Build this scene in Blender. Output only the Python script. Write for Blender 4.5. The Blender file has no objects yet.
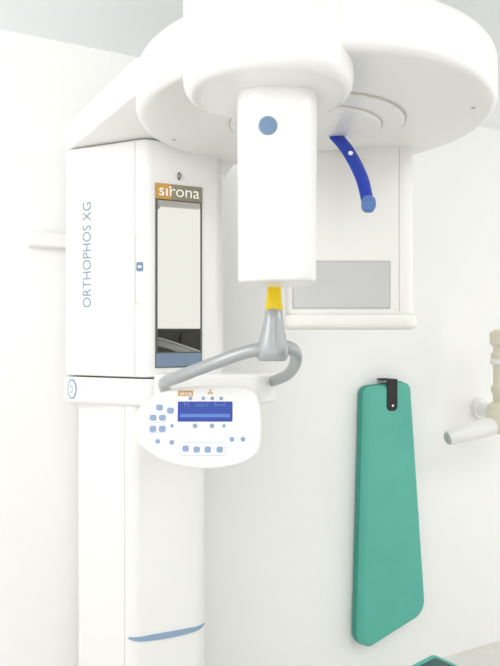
import bpy, bmesh, math
from mathutils import Vector, Matrix
sc = bpy.context.scene
try:
    sc.view_settings.view_transform = 'Standard'
    sc.view_settings.look = 'None'
except Exception as e:
    print(e)

# ------------------------------------------------------------ materials
def mat(name, col, rough=0.4, metal=0.0, noise=0.0, nscale=30, bump=0.0, emit=0.0, coat=0.0, spec=0.5):
    m = bpy.data.materials.new(name); m.use_nodes = True
    nt = m.node_tree; b = nt.nodes['Principled BSDF']
    b.inputs['Roughness'].default_value = rough
    b.inputs['Metallic'].default_value = metal
    b.inputs['Coat Weight'].default_value = coat
    b.inputs['Specular IOR Level'].default_value = spec
    c = (*col, 1)
    b.inputs['Base Color'].default_value = c
    if noise > 0 or bump > 0:
        tc = nt.nodes.new('ShaderNodeTexCoord')
        n = nt.nodes.new('ShaderNodeTexNoise'); n.inputs['Scale'].default_value = nscale
        n.inputs['Detail'].default_value = 5
        nt.links.new(tc.outputs['Object'], n.inputs['Vector'])
        if noise > 0:
            r = nt.nodes.new('ShaderNodeValToRGB')
            r.color_ramp.elements[0].position = 0.3; r.color_ramp.elements[1].position = 0.7
            r.color_ramp.elements[0].color = (*[x*(1-noise) for x in col], 1)
            r.color_ramp.elements[1].color = c
            nt.links.new(n.outputs['Fac'], r.inputs['Fac'])
            nt.links.new(r.outputs['Color'], b.inputs['Base Color'])
        if bump > 0:
            bp = nt.nodes.new('ShaderNodeBump'); bp.inputs['Strength'].default_value = bump
            bp.inputs['Distance'].default_value = 0.002
            nt.links.new(n.outputs['Fac'], bp.inputs['Height'])
            nt.links.new(bp.outputs['Normal'], b.inputs['Normal'])
    if emit > 0:
        b.inputs['Emission Color'].default_value = c
        b.inputs['Emission Strength'].default_value = emit
    return m

M_wall = mat('wall_paint', (.945, .943, .93), .8, noise=.01, nscale=3, bump=.1)
M_ceil = mat('ceiling_paint', (.91, .93, .94), .9, noise=.02, nscale=4)
M_floor = mat('floor_vinyl', (.76, .75, .71), .4, noise=.08, nscale=8)
M_white = mat('white_enamel', (.87, .868, .85), .3, noise=.01, nscale=5, coat=.2)
M_cream = mat('cream_enamel', (.87, .86, .825), .35, noise=.01, nscale=5, coat=.1)
M_seam = mat('seam_grey', (.52, .53, .52), .7, noise=.05)
M_groove = mat('groove_grey', (.62, .61, .57), .6, noise=.05)
M_silver = mat('silver_paint', (.42, .44, .45), .33, metal=.35, noise=.05, nscale=200)
M_yellow = mat('yellow_plastic', (.84, .60, .0), .35, noise=.03)
M_blue = mat('deep_blue_plastic', (.004, .045, .50), .25, noise=.1, nscale=8, coat=.4)
M_bluecap = mat('pale_blue_cap', (.11, .22, .52), .35, noise=.05)
M_bluegrey = mat('blue_grey_button', (.16, .25, .40), .35, noise=.05)
M_btn = mat('keypad_blue', (.26, .36, .56), .45, noise=.05)
M_strip = mat('pale_blue_strip', (.27, .38, .54), .4, noise=.05)
M_text = mat('lettering_blue_grey', (.28, .36, .46), .6, noise=.02)
M_mirror = mat('mirror_glass', (.58, .575, .53), .02, metal=1.0, noise=.01, nscale=2)
M_frame = mat('mirror_frame_grey', (.10, .11, .11), .35, noise=.1)
M_orange = mat('orange_badge', (.60, .33, .08), .5, noise=.04)
M_gold = mat('grey_gold_badge', (.30, .26, .18), .5, noise=.05)
M_letter = mat('white_lettering', (.95, .95, .92), .6, noise=.01, emit=.1)
M_bstrip = mat('mirror_blue_band', (.20, .28, .38), .3, noise=.1)
M_screen = mat('display_blue', (.015, .05, .32), .2, noise=.1, nscale=60, emit=.2)
M_screen2 = mat('display_light_row', (.08, .17, .50), .3, noise=.1, nscale=60, emit=.25)
M_window = mat('exit_window_grey', (.57, .58, .57), .18, noise=.03, nscale=6)
M_teal = mat('teal_vinyl', (.10, .475, .38), .5, noise=.05, nscale=12, bump=.15)
M_tealdk = mat('teal_vinyl_dark', (.04, .31, .25), .5, noise=.06, nscale=12, bump=.15)
M_black = mat('black_strap', (.015, .014, .013), .6, noise=.2, nscale=100)
M_chrome = mat('chrome', (.7, .7, .7), .15, metal=1, noise=.02)
M_beige = mat('beige_plastic', (.78, .72, .58), .45, noise=.04)
M_dark = mat('added_cabinet_dark', (.06, .058, .052), .6, noise=.3, nscale=12)
M_darkgreen = mat('dark_green_vinyl', (.03, .10, .10), .4, noise=.2)

# ------------------------------------------------------------ helpers
WL = {}
def setup(ob, parent=None, label=None, category=None, kind=None, group=None):
    sc.collection.objects.link(ob)
    WL[ob.name] = ob.location.copy()
    if parent is not None:
        ob.parent = parent
        ob.matrix_parent_inverse = Matrix.Translation(-WL[parent.name])
    if label: ob['label'] = label
    if category: ob['category'] = category
    if kind: ob['kind'] = kind
    if group: ob['group'] = group
    return ob

def empty(name, loc, **k):
    e = bpy.data.objects.new(name, None); e.location = loc; e.empty_display_size = .1
    return setup(e, **k)

def mk(name, verts, faces, material, parent=None, angle=38, smooth=True, **k):
    verts = [Vector(v) for v in verts]
    lo = Vector([min(v[i] for v in verts) for i in range(3)]); hi = Vector([max(v[i] for v in verts) for i in range(3)])
    c = (lo+hi)/2
    me = bpy.data.meshes.new(name)
    me.from_pydata([v-c for v in verts], [], faces); me.validate()
    bm = bmesh.new(); bm.from_mesh(me)
    bmesh.ops.recalc_face_normals(bm, faces=bm.faces)
    bm.to_mesh(me); bm.free()
    if smooth:
        me.shade_smooth()
        me.set_sharp_from_angle(angle=math.radians(angle))
    me.materials.append(material)
    ob = bpy.data.objects.new(name, me); ob.location = c
    return setup(ob, parent, **k)

def frame(o, ex, ey):
    ex = Vector(ex).normalized(); ey = Vector(ey).normalized(); en = ex.cross(ey).normalized()
    m = Matrix((ex, ey, en)).transposed().to_4x4(); m.translation = Vector(o)
    return m
ID = Matrix.Identity(4)

def rpoly(pts, r, seg=8):
    n = len(pts); out = []
    for i in range(n):
        p = Vector(pts[i]).to_2d(); a = Vector(pts[i-1]).to_2d(); b = Vector(pts[(i+1) % n]).to_2d()
        ri = r[i] if isinstance(r, (list, tuple)) else r
        d1 = (a-p); d2 = (b-p); l1 = d1.length; l2 = d2.length; d1.normalize(); d2.normalize()
        ang = math.acos(max(-1, min(1, d1.dot(d2))))
        if ri <= 0 or abs(ang-math.pi) < .01:
            out.append(p); continue
        t = ri/math.tan(ang/2); t = min(t, l1*.49, l2*.49); rr = t*math.tan(ang/2)
        bis = (d1+d2).normalized(); c = p+bis*(rr/math.sin(ang/2))
        s = p+d1*t-c; e = p+d2*t-c
        a0 = math.atan2(s.y, s.x); a1 = math.atan2(e.y, e.x); da = (a1-a0+math.pi) % (2*math.pi)-math.pi
        for k in range(seg+1):
            aa = a0+da*k/seg
            out.append(c+Vector((math.cos(aa), math.sin(aa)))*rr)
    return out

def rect(w, h, cx=0, cy=0): return [(cx-w/2, cy-h/2), (cx+w/2, cy-h/2), (cx+w/2, cy+h/2), (cx-w/2, cy+h/2)]
def circ(r, cx=0, cy=0, n=64, ry=None):
    ry = r if ry is None else ry
    return [Vector((cx+r*math.cos(2*math.pi*i/n), cy+ry*math.sin(2*math.pi*i/n))) for i in range(n)]
def superell(a, b, p, cx=0, cy=0, n=72):
    out = []
    for i in range(n):
        t = 2*math.pi*i/n; c = math.cos(t); s = math.sin(t)
        out.append(Vector((cx+a*math.copysign(abs(c)**(2/p), c), cy+b*math.copysign(abs(s)**(2/p), s))))
    return out
def area(p): return sum(p[i-1][0]*p[i][1]-p[i][0]*p[i-1][1] for i in range(len(p)))/2
def offset(p, d):
    n = len(p); out = []
    for i in range(n):
        t = (Vector(p[(i+1) % n]).to_2d()-Vector(p[i-1]).to_2d())
        if t.length < 1e-9: out.append(Vector(p[i]).to_2d()); continue
        t.normalize(); out.append(Vector(p[i]).to_2d()+Vector((t.y, -t.x))*d)
    return out

def prism(name, outline, z0, z1, material, parent=None, M=ID, b0=0., b1=0., seg=5, **k):
    o = [Vector(p).to_2d() for p in outline]
    if area(o) < 0: o.reverse()
    rings = []
    def capring(b, z, sgn):
        L = []
        if b > 0:
            for i in range(seg+1):
                a = math.pi/2*i/seg
                L.append((b*(1-math.sin(a)), z+sgn*b*(1-math.cos(a))))
            L.insert(0, (b*1.25, z))
        else:
            L = [(0, z)]
        return L
    prof = capring(b0, z0, 1)+capring(b1, z1, -1)[::-1]
    for ins, z in prof: rings.append([M @ Vector((p.x, p.y, z)) for p in offset(o, -ins)])
    n = len(o); V = [v for r in rings for v in r]; F = []
    for j in range(len(rings)-1):
        for i in range(n):
            F.append((j*n+i, j*n+(i+1) % n, (j+1)*n+(i+1) % n, (j+1)*n+i))
    F.append(tuple(range(n))[::-1]); F.append(tuple((len(rings)-1)*n+i for i in range(n)))
    return mk(name, V, F, material, parent, **k)

def loft(name, rings, material, parent=None, **k):
    n = len(rings[0]); V = [v for r in rings for v in r]; F = []
    for j in range(len(rings)-1):
        for i in range(n):
            F.append((j*n+i, j*n+(i+1) % n, (j+1)*n+(i+1) % n, (j+1)*n+i))
    F.append(tuple(range(n))[::-1]); F.append(tuple((len(rings)-1)*n+i for i in range(n)))
    return mk(name, V, F, material, parent, **k)

def catmull(P, sub=8):
    P = [Vector(p) for p in P]; out = []
    Q = [2*P[0]-P[1]]+P+[2*P[-1]-P[-2]]
    for i in range(1, len(Q)-2):
        a, b, c, d = Q[i-1:i+3]
        for s in range(sub):
            t = s/sub
            out.append(.5*((2*b)+(c-a)*t+(2*a-5*b+4*c-d)*t*t+(3*b-a-3*c+d)*t**3))
    out.append(P[-1]); return out

def tube(name, P, ra, rb, material, parent=None, up=(0, 0, 1), n=20, sub=8, capround=True, **k):
    C = catmull(P, sub); m = len(C)
    def rad(r, t):
        if not isinstance(r, (list, tuple)): return r
        x = t*(len(r)-1); i = min(int(x), len(r)-2); f = x-i
        return r[i]*(1-f)+r[i+1]*f
    rings = []
    L = [0]
    for i in range(1, m): L.append(L[-1]+(C[i]-C[i-1]).length)
    for i, c in enumerate(C):
        T = (C[min(i+1, m-1)]-C[max(i-1, 0)]).normalized()
        U_ = Vector(up); S_ = T.cross(U_).normalized(); U_ = S_.cross(T).normalized()
        t = i/(m-1); f = 1
        if capround:
            R_ = rad(ra, t)
            e = min(L[i], L[-1]-L[i])
            f = math.sqrt(max(.0, 1-(1-min(e/R_, 1))**2))*.85+.15
        rings.append([c+S_*math.cos(2*math.pi*q/n)*rad(ra, t)*f+U_*math.sin(2*math.pi*q/n)*rad(rb, t)*f for q in range(n)])
    return loft(name, rings, material, parent, **k)

def lathe(name, prof, material, parent=None, M=ID, n=40, **k):
    rings = [[M @ Vector((r*math.cos(2*math.pi*q/n), r*math.sin(2*math.pi*q/n), z)) for q in range(n)] for r, z in prof]
    return loft(name, rings, material, parent, **k)

def text(name, s, M, length, material, parent=None, height=None, bold=0., depth=.0006, center=False, **k):
    cu = bpy.data.curves.new(name+'_c', 'FONT'); cu.body = s; cu.size = 1; cu.offset = bold; cu.resolution_u = 4
    ob = bpy.data.objects.new(name+'_t', cu); sc.collection.objects.link(ob)
    bpy.context.view_layer.update()
    dg = bpy.context.evaluated_depsgraph_get()
    me = bpy.data.meshes.new_from_object(ob.evaluated_get(dg))
    V = [v.co.copy() for v in me.vertices]; F = [tuple(p.vertices) for p in me.polygons]
    bpy.data.objects.remove(ob)
    x0 = min(v.x for v in V); x1 = max(v.x for v in V); y0 = min(v.y for v in V); y1 = max(v.y for v in V)
    sx = length/(x1-x0); sy = sx if height is None else height/(y1-y0)
    W = [M @ Vector(((v.x-x0)*sx-(length/2 if center else 0), (v.y-y0)*sy-((y1-y0)*sy/2 if center else 0), depth)) for v in V]
    me2 = bpy.data.meshes.new(name)
    c = sum(W, Vector())/len(W)
    me2.from_pydata([w-c for w in W], [], F); me2.materials.append(material)
    o2 = bpy.data.objects.new(name, me2); o2.location = c
    return setup(o2, parent, **k)

# ------------------------------------------------------------ room
U = Vector((.8904, .4552, 0)).normalized(); N = Vector((U.y, -U.x, 0))
Wc = -(.3*N.x)+2.35*N.y
WO = N*Wc
WM = frame(WO, U, (0, 0, 1))   # local x along wall, y up, z out of wall
CEIL = 2.49
prism('wall_back', rect(7.6, CEIL+.0, 1.2, CEIL/2), -.12, 0, M_wall, M=WM, kind='structure')
def roomslab(name, z0, z1, m):
    c = [WO+U*a+N*b for a, b in ((-2.6, -.12), (5.0, -.12), (5.0, 3.6), (-2.6, 3.6))]
    return prism(name, [(p.x, p.y) for p in c], z0, z1, m, kind='structure')
roomslab('floor', -.1, 0, M_floor)
roomslab('ceiling', CEIL, CEIL+.1, M_ceil)

rail = empty('wall_bracket', WM @ Vector((.38, 1.81, 0)), label='short white wall bracket beside the column', category='bracket')
prism('bracket_bar', rpoly(rect(.16, .05, .385, 1.81), .010), 0, .045, M_white, rail, M=WM, b1=.008)
prism('bracket_plate', rpoly(rect(.04, .075, .46, 1.81), .01), 0, .012, M_white, rail, M=WM, b1=.003)

# ------------------------------------------------------------ X-RAY MACHINE
mc = empty('dental_xray_machine', (-.3, 2.05, 0), label='tall white panoramic dental x-ray machine with rotating head and control panel', category='x-ray machine')
L = (-.553, 1.915); A = (-.295, 1.80); R = (-.083, 1.902)
cover_plan = rpoly([L, A, R, (-.085, 2.05), (-.115, 2.36), (-.572, 2.14)], [.02, .05, .04, .05, .03, .02])
prism('column_cover', cover_plan, 1.374, 2.05, M_white, mc, b0=.006, b1=.012)
collar_plan = offset(cover_plan if area(cover_plan) > 0 else cover_plan[::-1], .005)
prism('column_collar', collar_plan, 1.293, 1.370, M_white, mc, b0=.012, b1=.004)
L2 = (-.524, 1.95); A2 = (-.3375, 1.83); R2 = (-.137, 1.92)
low_plan = rpoly([L2, A2, R2, (-.146, 2.05), (-.168, 2.34), (-.548, 2.15)], [.03, .05, .05, .05, .03, .02])
prism('column_post', low_plan, .06, 1.296, M_white, mc, b0=.004)
prism('column_base', offset(low_plan if area(low_plan) > 0 else low_plan[::-1], .04), 0, .062, M_white, mc, b1=.015)
lp = [p for p in (low_plan if area(low_plan) > 0 else low_plan[::-1])]
path = []
for i in range(len(lp)):
    a, b = lp[i], lp[(i+1) % len(lp)]
    nn = max(1, int((b-a).length/.008))
    for q in range(nn):
        p = a.lerp(b, q/nn); t = (b-a).normalized(); nrm = Vector((t.y, -t.x))
        if -.352 < p.x < -.132 and p.y < 1.945: path.append((p, nrm))
path.sort(key=lambda q: q[0].x)
V = []; F = []; mth = len(path)
for i, (p, nrm) in enumerate(path):
    t = i/(mth-1); h = .0015+.0085*math.sin(math.pi*min(1, t*1.0))**.6
    zc = .624-.004*t-.006*math.sin(math.pi*t)
    q0 = p-nrm*.001; q1 = p+nrm*.0035
    V += [(q0.x, q0.y, zc-h), (q1.x, q1.y, zc-h*.8), (q1.x, q1.y, zc+h*.8), (q0.x, q0.y, zc+h)]
for i in range(mth-1):
    for j in range(4): F.append((i*4+j, i*4+(j+1) % 4, i*4+4+(j+1) % 4, i*4+4+j))
F.append((0, 1, 2, 3)); F.append(tuple((mth-1)*4+j for j in range(4)))
mk('accent_strip', V, F, M_strip, mc, label='curved pale blue accent strip')

FL = frame((A[0], A[1], 0), (A[0]-L[0], A[1]-L[1], 0), (0, 0, 1))
FR = frame((A[0], A[1], 0), (R[0]-A[0], R[1]-A[1], 0), (0, 0, 1))
FL2 = frame((A2[0], A2[1], 0), (A2[0]-L2[0], A2[1]-L2[1], 0), (0, 0, 1))
prism('panel_seam', rect(.0022, .665, -.034, 1.71), -.001, .0006, M_seam, mc, M=FL)
prism('panel_seam', rect(.0022, 1.22, -.028, .68), -.001, .0006, M_groove, mc, M=FL2)
slotM = frame((A[0]-.004, A[1]+.0075, 0), (1, .03, 0), (0, 0, 1))
slotM2 = frame((A[0]-.004, A[1]+.0065, 0), (1, .03, 0), (0, 0, 1))
prism('recess_slot', rpoly(rect(.026, .20, -.012, 1.68), .012), -.006, .0008, M_groove, mc, M=slotM)
prism('recess_pad', rpoly(rect(.022, .195, -.012, 1.68), .010), -.006, .0016, M_white, mc, M=slotM)
lock = prism('lock_button', rpoly(rect(.019, .026, -.012, 1.687), .004), 0, .004, M_bluegrey, mc, M=slotM2, b1=.001)
prism('lock_slot', rpoly(rect(.010, .006, -.012, 1.687), .002), .0035, .0048, M_letter, lock, M=slotM2)
TM = frame((A[0], A[1], 0), (0, 0, 1), (L[0]-A[0], L[1]-A[1], 0))
text('lettering', 'ORTHOPHOS XG', TM @ Matrix.Translation((1.575, .187, 0)), .309, M_text, mc, height=.030, depth=.0012)
bM = frame((A[0], A[1], 0), (A[0]-L[0], A[1]-L[1], 0), (0, 0, 1)) @ Matrix.Translation((-.252, 1.334, .005))
bd = prism('round_badge', circ(.0165, n=32, ry=.030), -.004, .0015, M_strip, mc, M=bM)
prism('badge_face', circ(.0125, n=32, ry=.025), .0010, .0022, M_white, bd, M=bM)
text('badge_sign', 'D', bM, .009, M_text, bd, height=.022, depth=.003, center=True)
text('small_lettering', 'CE', FL @ Matrix.Translation((-.205, 1.337, .006)), .016, M_groove, mc, height=.008, depth=.0012, center=True)

mz0, mz1 = 1.401, 1.925; mx0, mx1 = .029, .170
mir = prism('mirror', rpoly(rect(mx1-mx0, mz1-mz0, (mx0+mx1)/2, (mz0+mz1)/2), .002), -.002, .004, M_frame, mc, M=FR, b1=.001, label='tall narrow mirror in dark frame')
prism('mirror_glass', rect(mx1-mx0-.012, .431, (mx0+mx1)/2, 1.6615), .003, .0048, M_mirror, mir, M=FR)
prism('mirror_band', rect(mx1-mx0-.004, .038, (mx0+mx1)/2, mz0+.022), .003, .0050, M_bstrip, mir, M=FR)
prism('mirror_badge', rect(mx1-mx0, .044, (mx0+mx1)/2, mz1-.022), .003, .0050, M_gold, mir, M=FR)
prism('mirror_badge_tab', rect(.046, .044, mx0+.023, mz1-.022), .004, .0056, M_orange, mir, M=FR)
text('mirror_lettering', 'sırona', FR @ Matrix.Translation((mx0+.010, mz1-.035, 0)), .122, M_letter, mir, height=.022, bold=.0, depth=.0068)
prism('lettering_dot', rect(.006, .005, mx0+.0435, mz1-.009), .005, .0066, M_letter, mir, M=FR)
HK = FR @ Matrix.Translation((.098, 1.950, .004))
tube('small_hook', [HK @ Vector((0, -.010, 0)), HK @ Vector((.005, 0, .006)), HK @ Vector((0, .010, .002)), HK @ Vector((-.004, 0, .006)), HK @ Vector((0, -.010, .001))], .0018, .0018, M_frame, mc, up=tuple(N), n=10, capround=False)

# cantilever arm + ring
DC = Vector((.155, 1.60)); DR = .434; DZ0, DZ1 = 2.02, 2.15
arm_plan = rpoly([(-.565, 1.955), (-.262, 1.47), (.1, 1.5), (.25, 1.9), (.05, 2.0), (-.05, 2.10), (-.10, 2.36), (-.58, 2.15)], [.02, .05, .05, .05, .05, .05, .03, .02])
prism('cantilever_arm', arm_plan, 2.052, 2.140, M_white, mc, b0=.008, b1=.012)
ring = prism('ring_housing', circ(DR, DC.x, DC.y, n=128), DZ0, DZ1, M_white, mc, b0=.020, b1=.04, seg=7)
prism('ring_groove', circ(.218, DC.x+.01, DC.y-.01, n=96), DZ0-.003, DZ0+.004, M_groove, ring)
prism('rotation_plate', circ(.213, DC.x+.01, DC.y-.01, n=96), DZ0-.010, DZ0+.004, M_white, ring, b0=.004)
prism('ring_groove', circ(.162, DC.x+.01, DC.y-.01, n=96), DZ0-.0115, DZ0, M_groove, ring)
prism('rotation_hub', circ(.158, DC.x+.01, DC.y-.01, n=96), DZ0-.018, DZ0, M_white, ring, b0=.004)
LC = Vector((.036, 1.275))
lobe = prism('rotor_lobe', superell(.168, .158, 2.2, LC.x, LC.y, n=96), 1.967, 2.25, M_white, mc, b0=.026, b1=.02, seg=8)
SC = Vector((.054, 1.30))
rings = []
def ringat(z, a, b, p=3.2, n=72, cx=SC.x, cy=SC.y): return [Vector((q.x, q.y, z)) for q in superell(a, b, p, cx, cy, n)]
for z, a in ((1.599, .055), (1.599, .072), (1.6005, .0755), (1.604, .0775), (1.61, .0782), (1.70, .0785), (1.85, .0795), (1.98, .0805)):
    rings.append(ringat(z, a, a*1.1))
head = loft('sensor_head', rings, M_white, mc, label='white rounded sensor housing')
bm_ = frame((.034, SC.y-.0875, 1.893), (1, 0, 0), (0, 0, 1))
prism('button_rim', circ(.0185, n=40), -.012, .0015, M_text, head, M=bm_, b1=.001)
prism('round_button', circ(.0160, n=40), 0, .003, M_bluegrey, head, M=bm_, b1=.0015)
th = prism('tube_housing', rpoly(rect(.355, .22, .287, 1.905), .035), 1.548, 2.035, M_cream, mc, b0=.012, label='boxy white x-ray source housing')
prism('housing_base', rpoly(rect(.378, .24, .287, 1.905), .045), 1.510, 1.552, M_cream, th, b0=.018, b1=.008)
fm = frame((.256, 1.795, 1.635), (1, 0, 0), (0, 0, 1))
prism('window_rim', rpoly(rect(.276, .136), .004), -.004, .001, M_seam, th, M=fm)
prism('exit_window', rpoly(rect(.268, .128), .003), -.002, .0025, M_window, th, M=fm, b1=.001, label='pale grey glossy exit window')
prism('housing_seam', rect(.002, .46, .163, 1.79-1.635), -.001, .0008, M_groove, th, M=fm)

bp = [(.205, 1.655, 2.03), (.2195, 1.64, 2.005), (.249, 1.615, 1.957), (.2765, 1.585, 1.885), (.288, 1.56, 1.815)]
blue = tube('temple_support', bp, [.010, .018, .0185, .0175, .016], .0075, M_blue, mc, up=(.2, -1, .3), n=24, capround=False, label='curved glossy blue head support arm')
M2 = frame((.288, 1.551, 1.815), (1, 0, 0), (0, .3, 1))
prism('support_cap', rpoly(rect(.034, .040), .015), -.012, .003, M_bluecap, blue, M=M2, b1=.002)
M3 = frame((.252, 1.6035, 1.950), (1, 0, 0), (0, .35, 1))
prism('support_button', circ(.006, n=20), -.006, .003, M_letter, blue, M=M3, b1=.001)

prism('support_arm', rpoly([(-.28, 1.79), (.02, 1.79), (.078, 1.86), (.066, 1.98), (-.1, 2.02)], [.01, .03, .03, .03, .01]), 1.298, 1.385, M_white, mc, b0=.012, b1=.010)
tube('handlebar', [(-.235, 1.795, 1.335), (-.222, 1.66, 1.360), (-.204, 1.54, 1.382), (-.165, 1.475, 1.399), (-.086, 1.44, 1.430), (-.01, 1.428, 1.457), (.038, 1.43, 1.464), (.082, 1.445, 1.4675), (.106, 1.50, 1.453), (.114, 1.63, 1.42), (.101, 1.75, 1.385), (.065, 1.85, 1.36)],
     [.0145, .0145, .0145, .0145, .0145, .015, .018, .017, .015, .015, .015, .015], [.0145, .0145, .0145, .0145, .0145, .015, .016, .016, .015, .015, .015, .015], M_silver, mc, n=24, capround=False, label='curved silver patient handlebar')
kf = .9565; CY = 1.43
rings = []
for z, a, b, cx in ((1.435, .030, .020, .052), (1.442, .036, .026, .052), (1.462, .037, .027, .053), (1.48, .033, .025, .053), (1.505, .027, .022, .054), (1.53, .0225, .019, .055), (1.553, .020, .017, .055), (1.556, .016, .013, .055)):
    rings.append(ringat(1.5+(z-1.5)*kf, a*kf, b*kf, 2.6, 40, cx*kf, CY))
chin = loft('chin_support', rings, M_silver, mc, angle=60)
prism('support_rib', rpoly(rect(.003, .067), .001), 0, .003, M_seam, chin, M=frame((.0517, CY-.026, 1.50), (1, 0, 0), (0, .12, 1)))
rings = []
for z, a, b in ((1.553, .0205, .012), (1.556, .021, .0125), (1.575, .018, .011), (1.60, .0165, .010), (1.625, .0155, .009), (1.640, .014, .008), (1.643, .010, .006)):
    rings.append(ringat(1.5+(z-1.5)*kf, a*kf, b*kf, 4, 40, .0535, CY))
loft('bite_block', rings, M_yellow, mc, label='yellow plastic bite block holder')

# control panel
PM = frame((-.122, 1.50, 1.280), (1, 0, 0), (0, .16, 1))
S = .00234
def pp(x, y): return ((x-198)*S, (427-y)*S/.985)
OUT = [(133, 428), (135, 412), (144, 401), (160, 392), (188, 387), (215, 386), (240, 386), (254, 390), (260, 402), (262, 425), (261, 445), (256, 456), (240, 464), (215, 468), (190, 467), (168, 462), (149, 452), (137, 441)]
o = [Vector(pp(*p)) for p in OUT]
for _ in range(3):
    q = []
    for i in range(len(o)):
        a, b = o[i], o[(i+1) % len(o)]; q += [a*.75+b*.25, a*.25+b*.75]
    o = q
cp = prism('control_panel', o, -.030, .0, M_white, mc, M=PM, b0=.014, b1=.007, label='egg-shaped white control panel with blue display')
prism('panel_bracket', rpoly(rect(.10, .05, -.02, .015), .01), -.30, -.028, M_white, mc, M=PM)
x, y = pp(205, 412); dsp = prism('display', rpoly(rect(55*S, 20*S, x, y), .002), -.001, .0012, M_screen, cp, M=PM)
x, y = pp(205, 416); prism('display_row', rect(50*S, 3.5*S, x, y), .001, .0016, M_screen2, dsp, M=PM)
x, y = pp(184, 406); text('display_digits', 'P1   60kV   9mA', PM @ Matrix.Translation((x, y-.003, 0)), 42*S, M_screen2, dsp, height=4*S, depth=.0018)
x, y = pp(185, 394); prism('panel_badge', rect(15*S, 5.5*S, x, y), -.001, .0008, M_orange, cp, M=PM)
x, y = pp(185.5, 394); text('badge_lettering', 'sirona', PM @ Matrix.Translation((x, y, 0)), 12*S, M_letter, cp, height=4*S, depth=.0012, center=True)
x, y = pp(210, 393)
for i in range(3):
    a0 = math.radians(90+120*i-30); a1 = math.radians(90+120*i+30)
    pts = [(x, y)]+[(x+.0062*math.cos(a0+(a1-a0)*k/4), y+.0062*math.sin(a0+(a1-a0)*k/4)) for k in range(5)]
    prism('warning_symbol', pts, -.001, .0009, M_orange, cp, M=PM)
for (x0, y0, x1, y1) in ((149, 413, 166, 423), (149, 425, 166, 433), (181, 442, 226, 455)):
    x, y = pp((x0+x1)/2, (y0+y1)/2)
    w = (x1-x0)*S; h = (y1-y0)*S
    ou = rpoly(rect(w, h, x, y), .006, seg=4)
    prism('key_outline', ou, -.001, .0004, M_btn, cp, M=PM)
    prism('key_field', offset(ou if area(ou) > 0 else ou[::-1], -.0009), -.001, .0006, M_white, cp, M=PM)
btns = [(159, 408, 5), (170, 411, 5), (153, 418, 5), (162, 418, 5), (153, 429, 5), (162, 429, 5), (158, 441, 4), (172, 442, 4), (172, 426, 3),
        (190, 399, 3), (203, 399, 3), (212, 399, 3), (221, 399, 3), (195, 426, 4), (212, 426, 4), (224, 426, 3),
        (186, 448, 5), (197, 449, 5), (208, 449, 5), (220, 449, 5), (232, 439, 4), (243, 439, 4)]
for (bx, by, d) in btns:
    x, y = pp(bx, by)
    sh = circ(d*S/2*1.2, x, y, n=20) if d != 5 else rpoly(rect(6.5*S, 6*S, x, y), .0045, seg=4)
    prism('button', sh, -.001, .0022, M_btn, cp, M=PM, b1=.0008, seg=2)
for (x_, y_) in ((-.205, 1.72), (.515, 1.475)):
    prism('screw', circ(.005, x_, y_, n=20), DZ0-.002, DZ0+.002, M_seam, ring)

# ------------------------------------------------------------ green pad on the wall
pad = empty('padded_board', WM @ Vector((1.80, .2, .04)), label='long tapered teal padded board hung by a black strap', category='padded board')
po = rpoly([(1.615, .155), (1.985, .262), (1.898, 1.292), (1.652, 1.274)], [.06, .08, .04, .04], seg=10)
prism('pad_back', po, .006, .040, M_tealdk, pad, M=WM, b0=.008, b1=.010)
prism('pad_cushion', offset(po if area(po) > 0 else po[::-1], -.004), .036, .070, M_teal, pad, M=WM, b1=.020, seg=6)
st = prism('strap', rpoly(rect(.056, .135, 1.785, 1.235), [.02, .02, .005, .005]), .068, .0735, M_black, pad, M=WM, b1=.001)
prism('strap_loop', rect(.050, .006, 1.785, 1.300), .002, .073, M_black, pad, M=WM)
prism('strap_snap', circ(.006, 1.785, 1.19, n=20), .073, .077, M_chrome, st, M=WM, b1=.002)

# ------------------------------------------------------------ wall unit
wu = empty('wall_arm_unit', (1.06, 2.72, 1.1), label='cream and white jointed equipment arm mounted on the wall', category='equipment arm')
def fr_dir(p0, p1):
    d = (Vector(p1)-Vector(p0)).normalized(); a = Vector((0, 0, 1)) if abs(d.z) < .9 else Vector((1, 0, 0))
    ex = a.cross(d).normalized(); ey = d.cross(ex)
    m = Matrix((ex, ey, d)).transposed().to_4x4(); m.translation = Vector(p0); return m
p0 = (.822, 2.66, 1.062); p1 = (1.20, 2.76, 1.145)
ln = (Vector(p1)-Vector(p0)).length
lathe('arm_tube', [(.028, 0), (.031, .004), (.031, .05), (.033, .055), (.037, .10), (.039, .2), (.039, ln)], M_white, wu, M=fr_dir(p0, p1))
lathe('tube_cap', [(.018, -.006), (.023, -.004), (.025, .0), (.025, .006)], M_seam, wu, M=fr_dir(p0, p1))
JP = Matrix.Translation((1.075, 2.73, 0))
lathe('joint_housing', [(.03, 1.07), (.055, 1.075), (.066, 1.10), (.068, 1.15), (.060, 1.19), (.04, 1.205)], M_beige, wu, M=JP)
lathe('upright_post', [(.036, 1.19), (.038, 1.24), (.045, 1.25), (.045, 1.27), (.036, 1.28), (.036, 1.37), (.046, 1.38), (.046, 1.41), (.036, 1.42), (.036, 1.44), (.05, 1.455), (.05, 1.50), (.03, 1.515)], M_beige, wu, M=JP)
lathe('clip_ring', [(.046, 1.365), (.049, 1.37), (.049, 1.385), (.046, 1.39)], M_white, wu, M=JP)
wp = Vector((1.085, 2.73, 1.14)); dist = (wp-WO).dot(N)
wq = wp+U*.16
lathe('wall_mount', [(.03, 0), (.03, dist-.02), (.05, dist-.018), (.05, dist)], M_white, wu, M=fr_dir(wq, wq-N*dist))
tube('mount_link', [tuple(wp), tuple(wp+U*.08), tuple(wq)], .028, .028, M_white, wu, n=20, capround=False)

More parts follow.
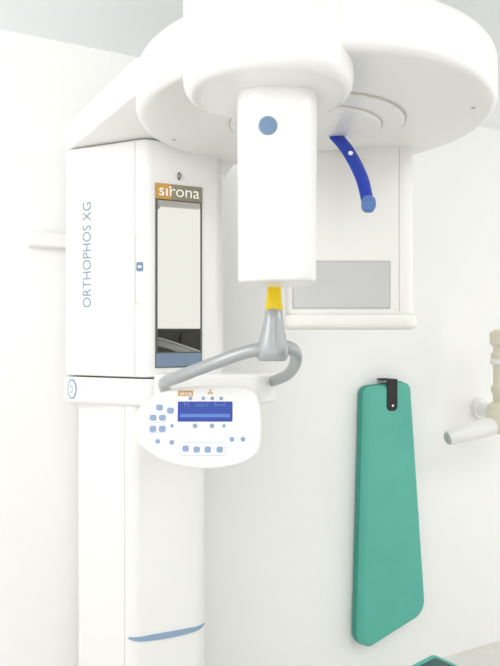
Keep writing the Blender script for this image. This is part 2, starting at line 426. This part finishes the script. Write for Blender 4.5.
# ------------------------------------------------------------ stool
fs = empty('stool', (.56, 1.83, 0), label='low square stool with teal vinyl seat and dark inset', category='stool')
c0 = Vector((.56, 1.83)); e1 = Vector((.78, .62)); e2 = Vector((-.62, .78))
def sq(h): return [c0+e1*h*a+e2*h*b for a, b in ((-1, -1), (1, -1), (1, 1), (-1, 1))]
prism('seat', rpoly(sq(.15), .02), .41, .482, M_teal, fs, b0=.01, b1=.012)
prism('seat_inset', rpoly(sq(.125), .012), .478, .485, M_darkgreen, fs, b1=.002)
for a, b in ((-1, -1), (1, -1), (1, 1), (-1, 1)):
    q = c0+e1*.12*a+e2*.12*b
    lathe('leg', [(.012, 0), (.014, .01), (.014, .412)], M_chrome, fs, M=Matrix.Translation((q.x, q.y, 0)), n=20)

# ------------------------------------------------------------ out-of-view dark cabinet, added to darken the lower mirror reflection
cb = empty('added_mirror_cabinet', (1.80, -.10, 0), label='added dark cabinet with two doors, seen only in the mirror', category='cabinet')
CM = frame((1.60, .05, 0), (-.707, -.707, 0), (0, 0, 1))
prism('added_cabinet_body', rect(2.4, 1.53, 0, .765), -.40, 0, M_dark, cb, M=CM)
for sx in (-1, 1):
    d = prism('door', rect(1.17, 1.47, sx*.595, .765), .001, .02, M_dark, cb, M=CM, b1=.003)
    prism('handle', rpoly(rect(.015, .16, sx*.04, .95), .005), .02, .045, M_chrome, d, M=CM, b1=.004)

# ------------------------------------------------------------ lights
w = bpy.data.worlds.new('World'); sc.world = w; w.use_nodes = True
w.node_tree.nodes['Background'].inputs[0].default_value = (1.0, .993, .985, 1)
w.node_tree.nodes['Background'].inputs[1].default_value = 1.5
def arealight(loc, target, size, power, col=(1, 1, 1), sy=None):
    l = bpy.data.lights.new('area', 'AREA'); l.energy = power; l.size = size; l.color = col
    o = bpy.data.objects.new('ceiling_and_fill_light', l); o.location = loc
    o.rotation_euler = (Vector(target)-Vector(loc)).to_track_quat('-Z', 'Y').to_euler()
    sc.collection.objects.link(o); return o
arealight((1.5, .9, 2.44), (1.5, 1.3, 0), 1.2, 18, (1, .985, .95))
arealight((-.8, .3, 2.2), (-.6, 2.2, 1.0), .8, 9, (1, .99, .96))  # added fill lamp below the ceiling, aimed to brighten the left wall

# ------------------------------------------------------------ camera
cam = bpy.data.cameras.new('camera'); co = bpy.data.objects.new('camera', cam)
cam.sensor_fit = 'AUTO'; cam.sensor_width = 36; cam.lens = 36*640/666; cam.clip_start = .02
co.location = (0, 0, 1.5); co.rotation_euler = (math.radians(90), 0, 0)
sc.collection.objects.link(co); sc.camera = co
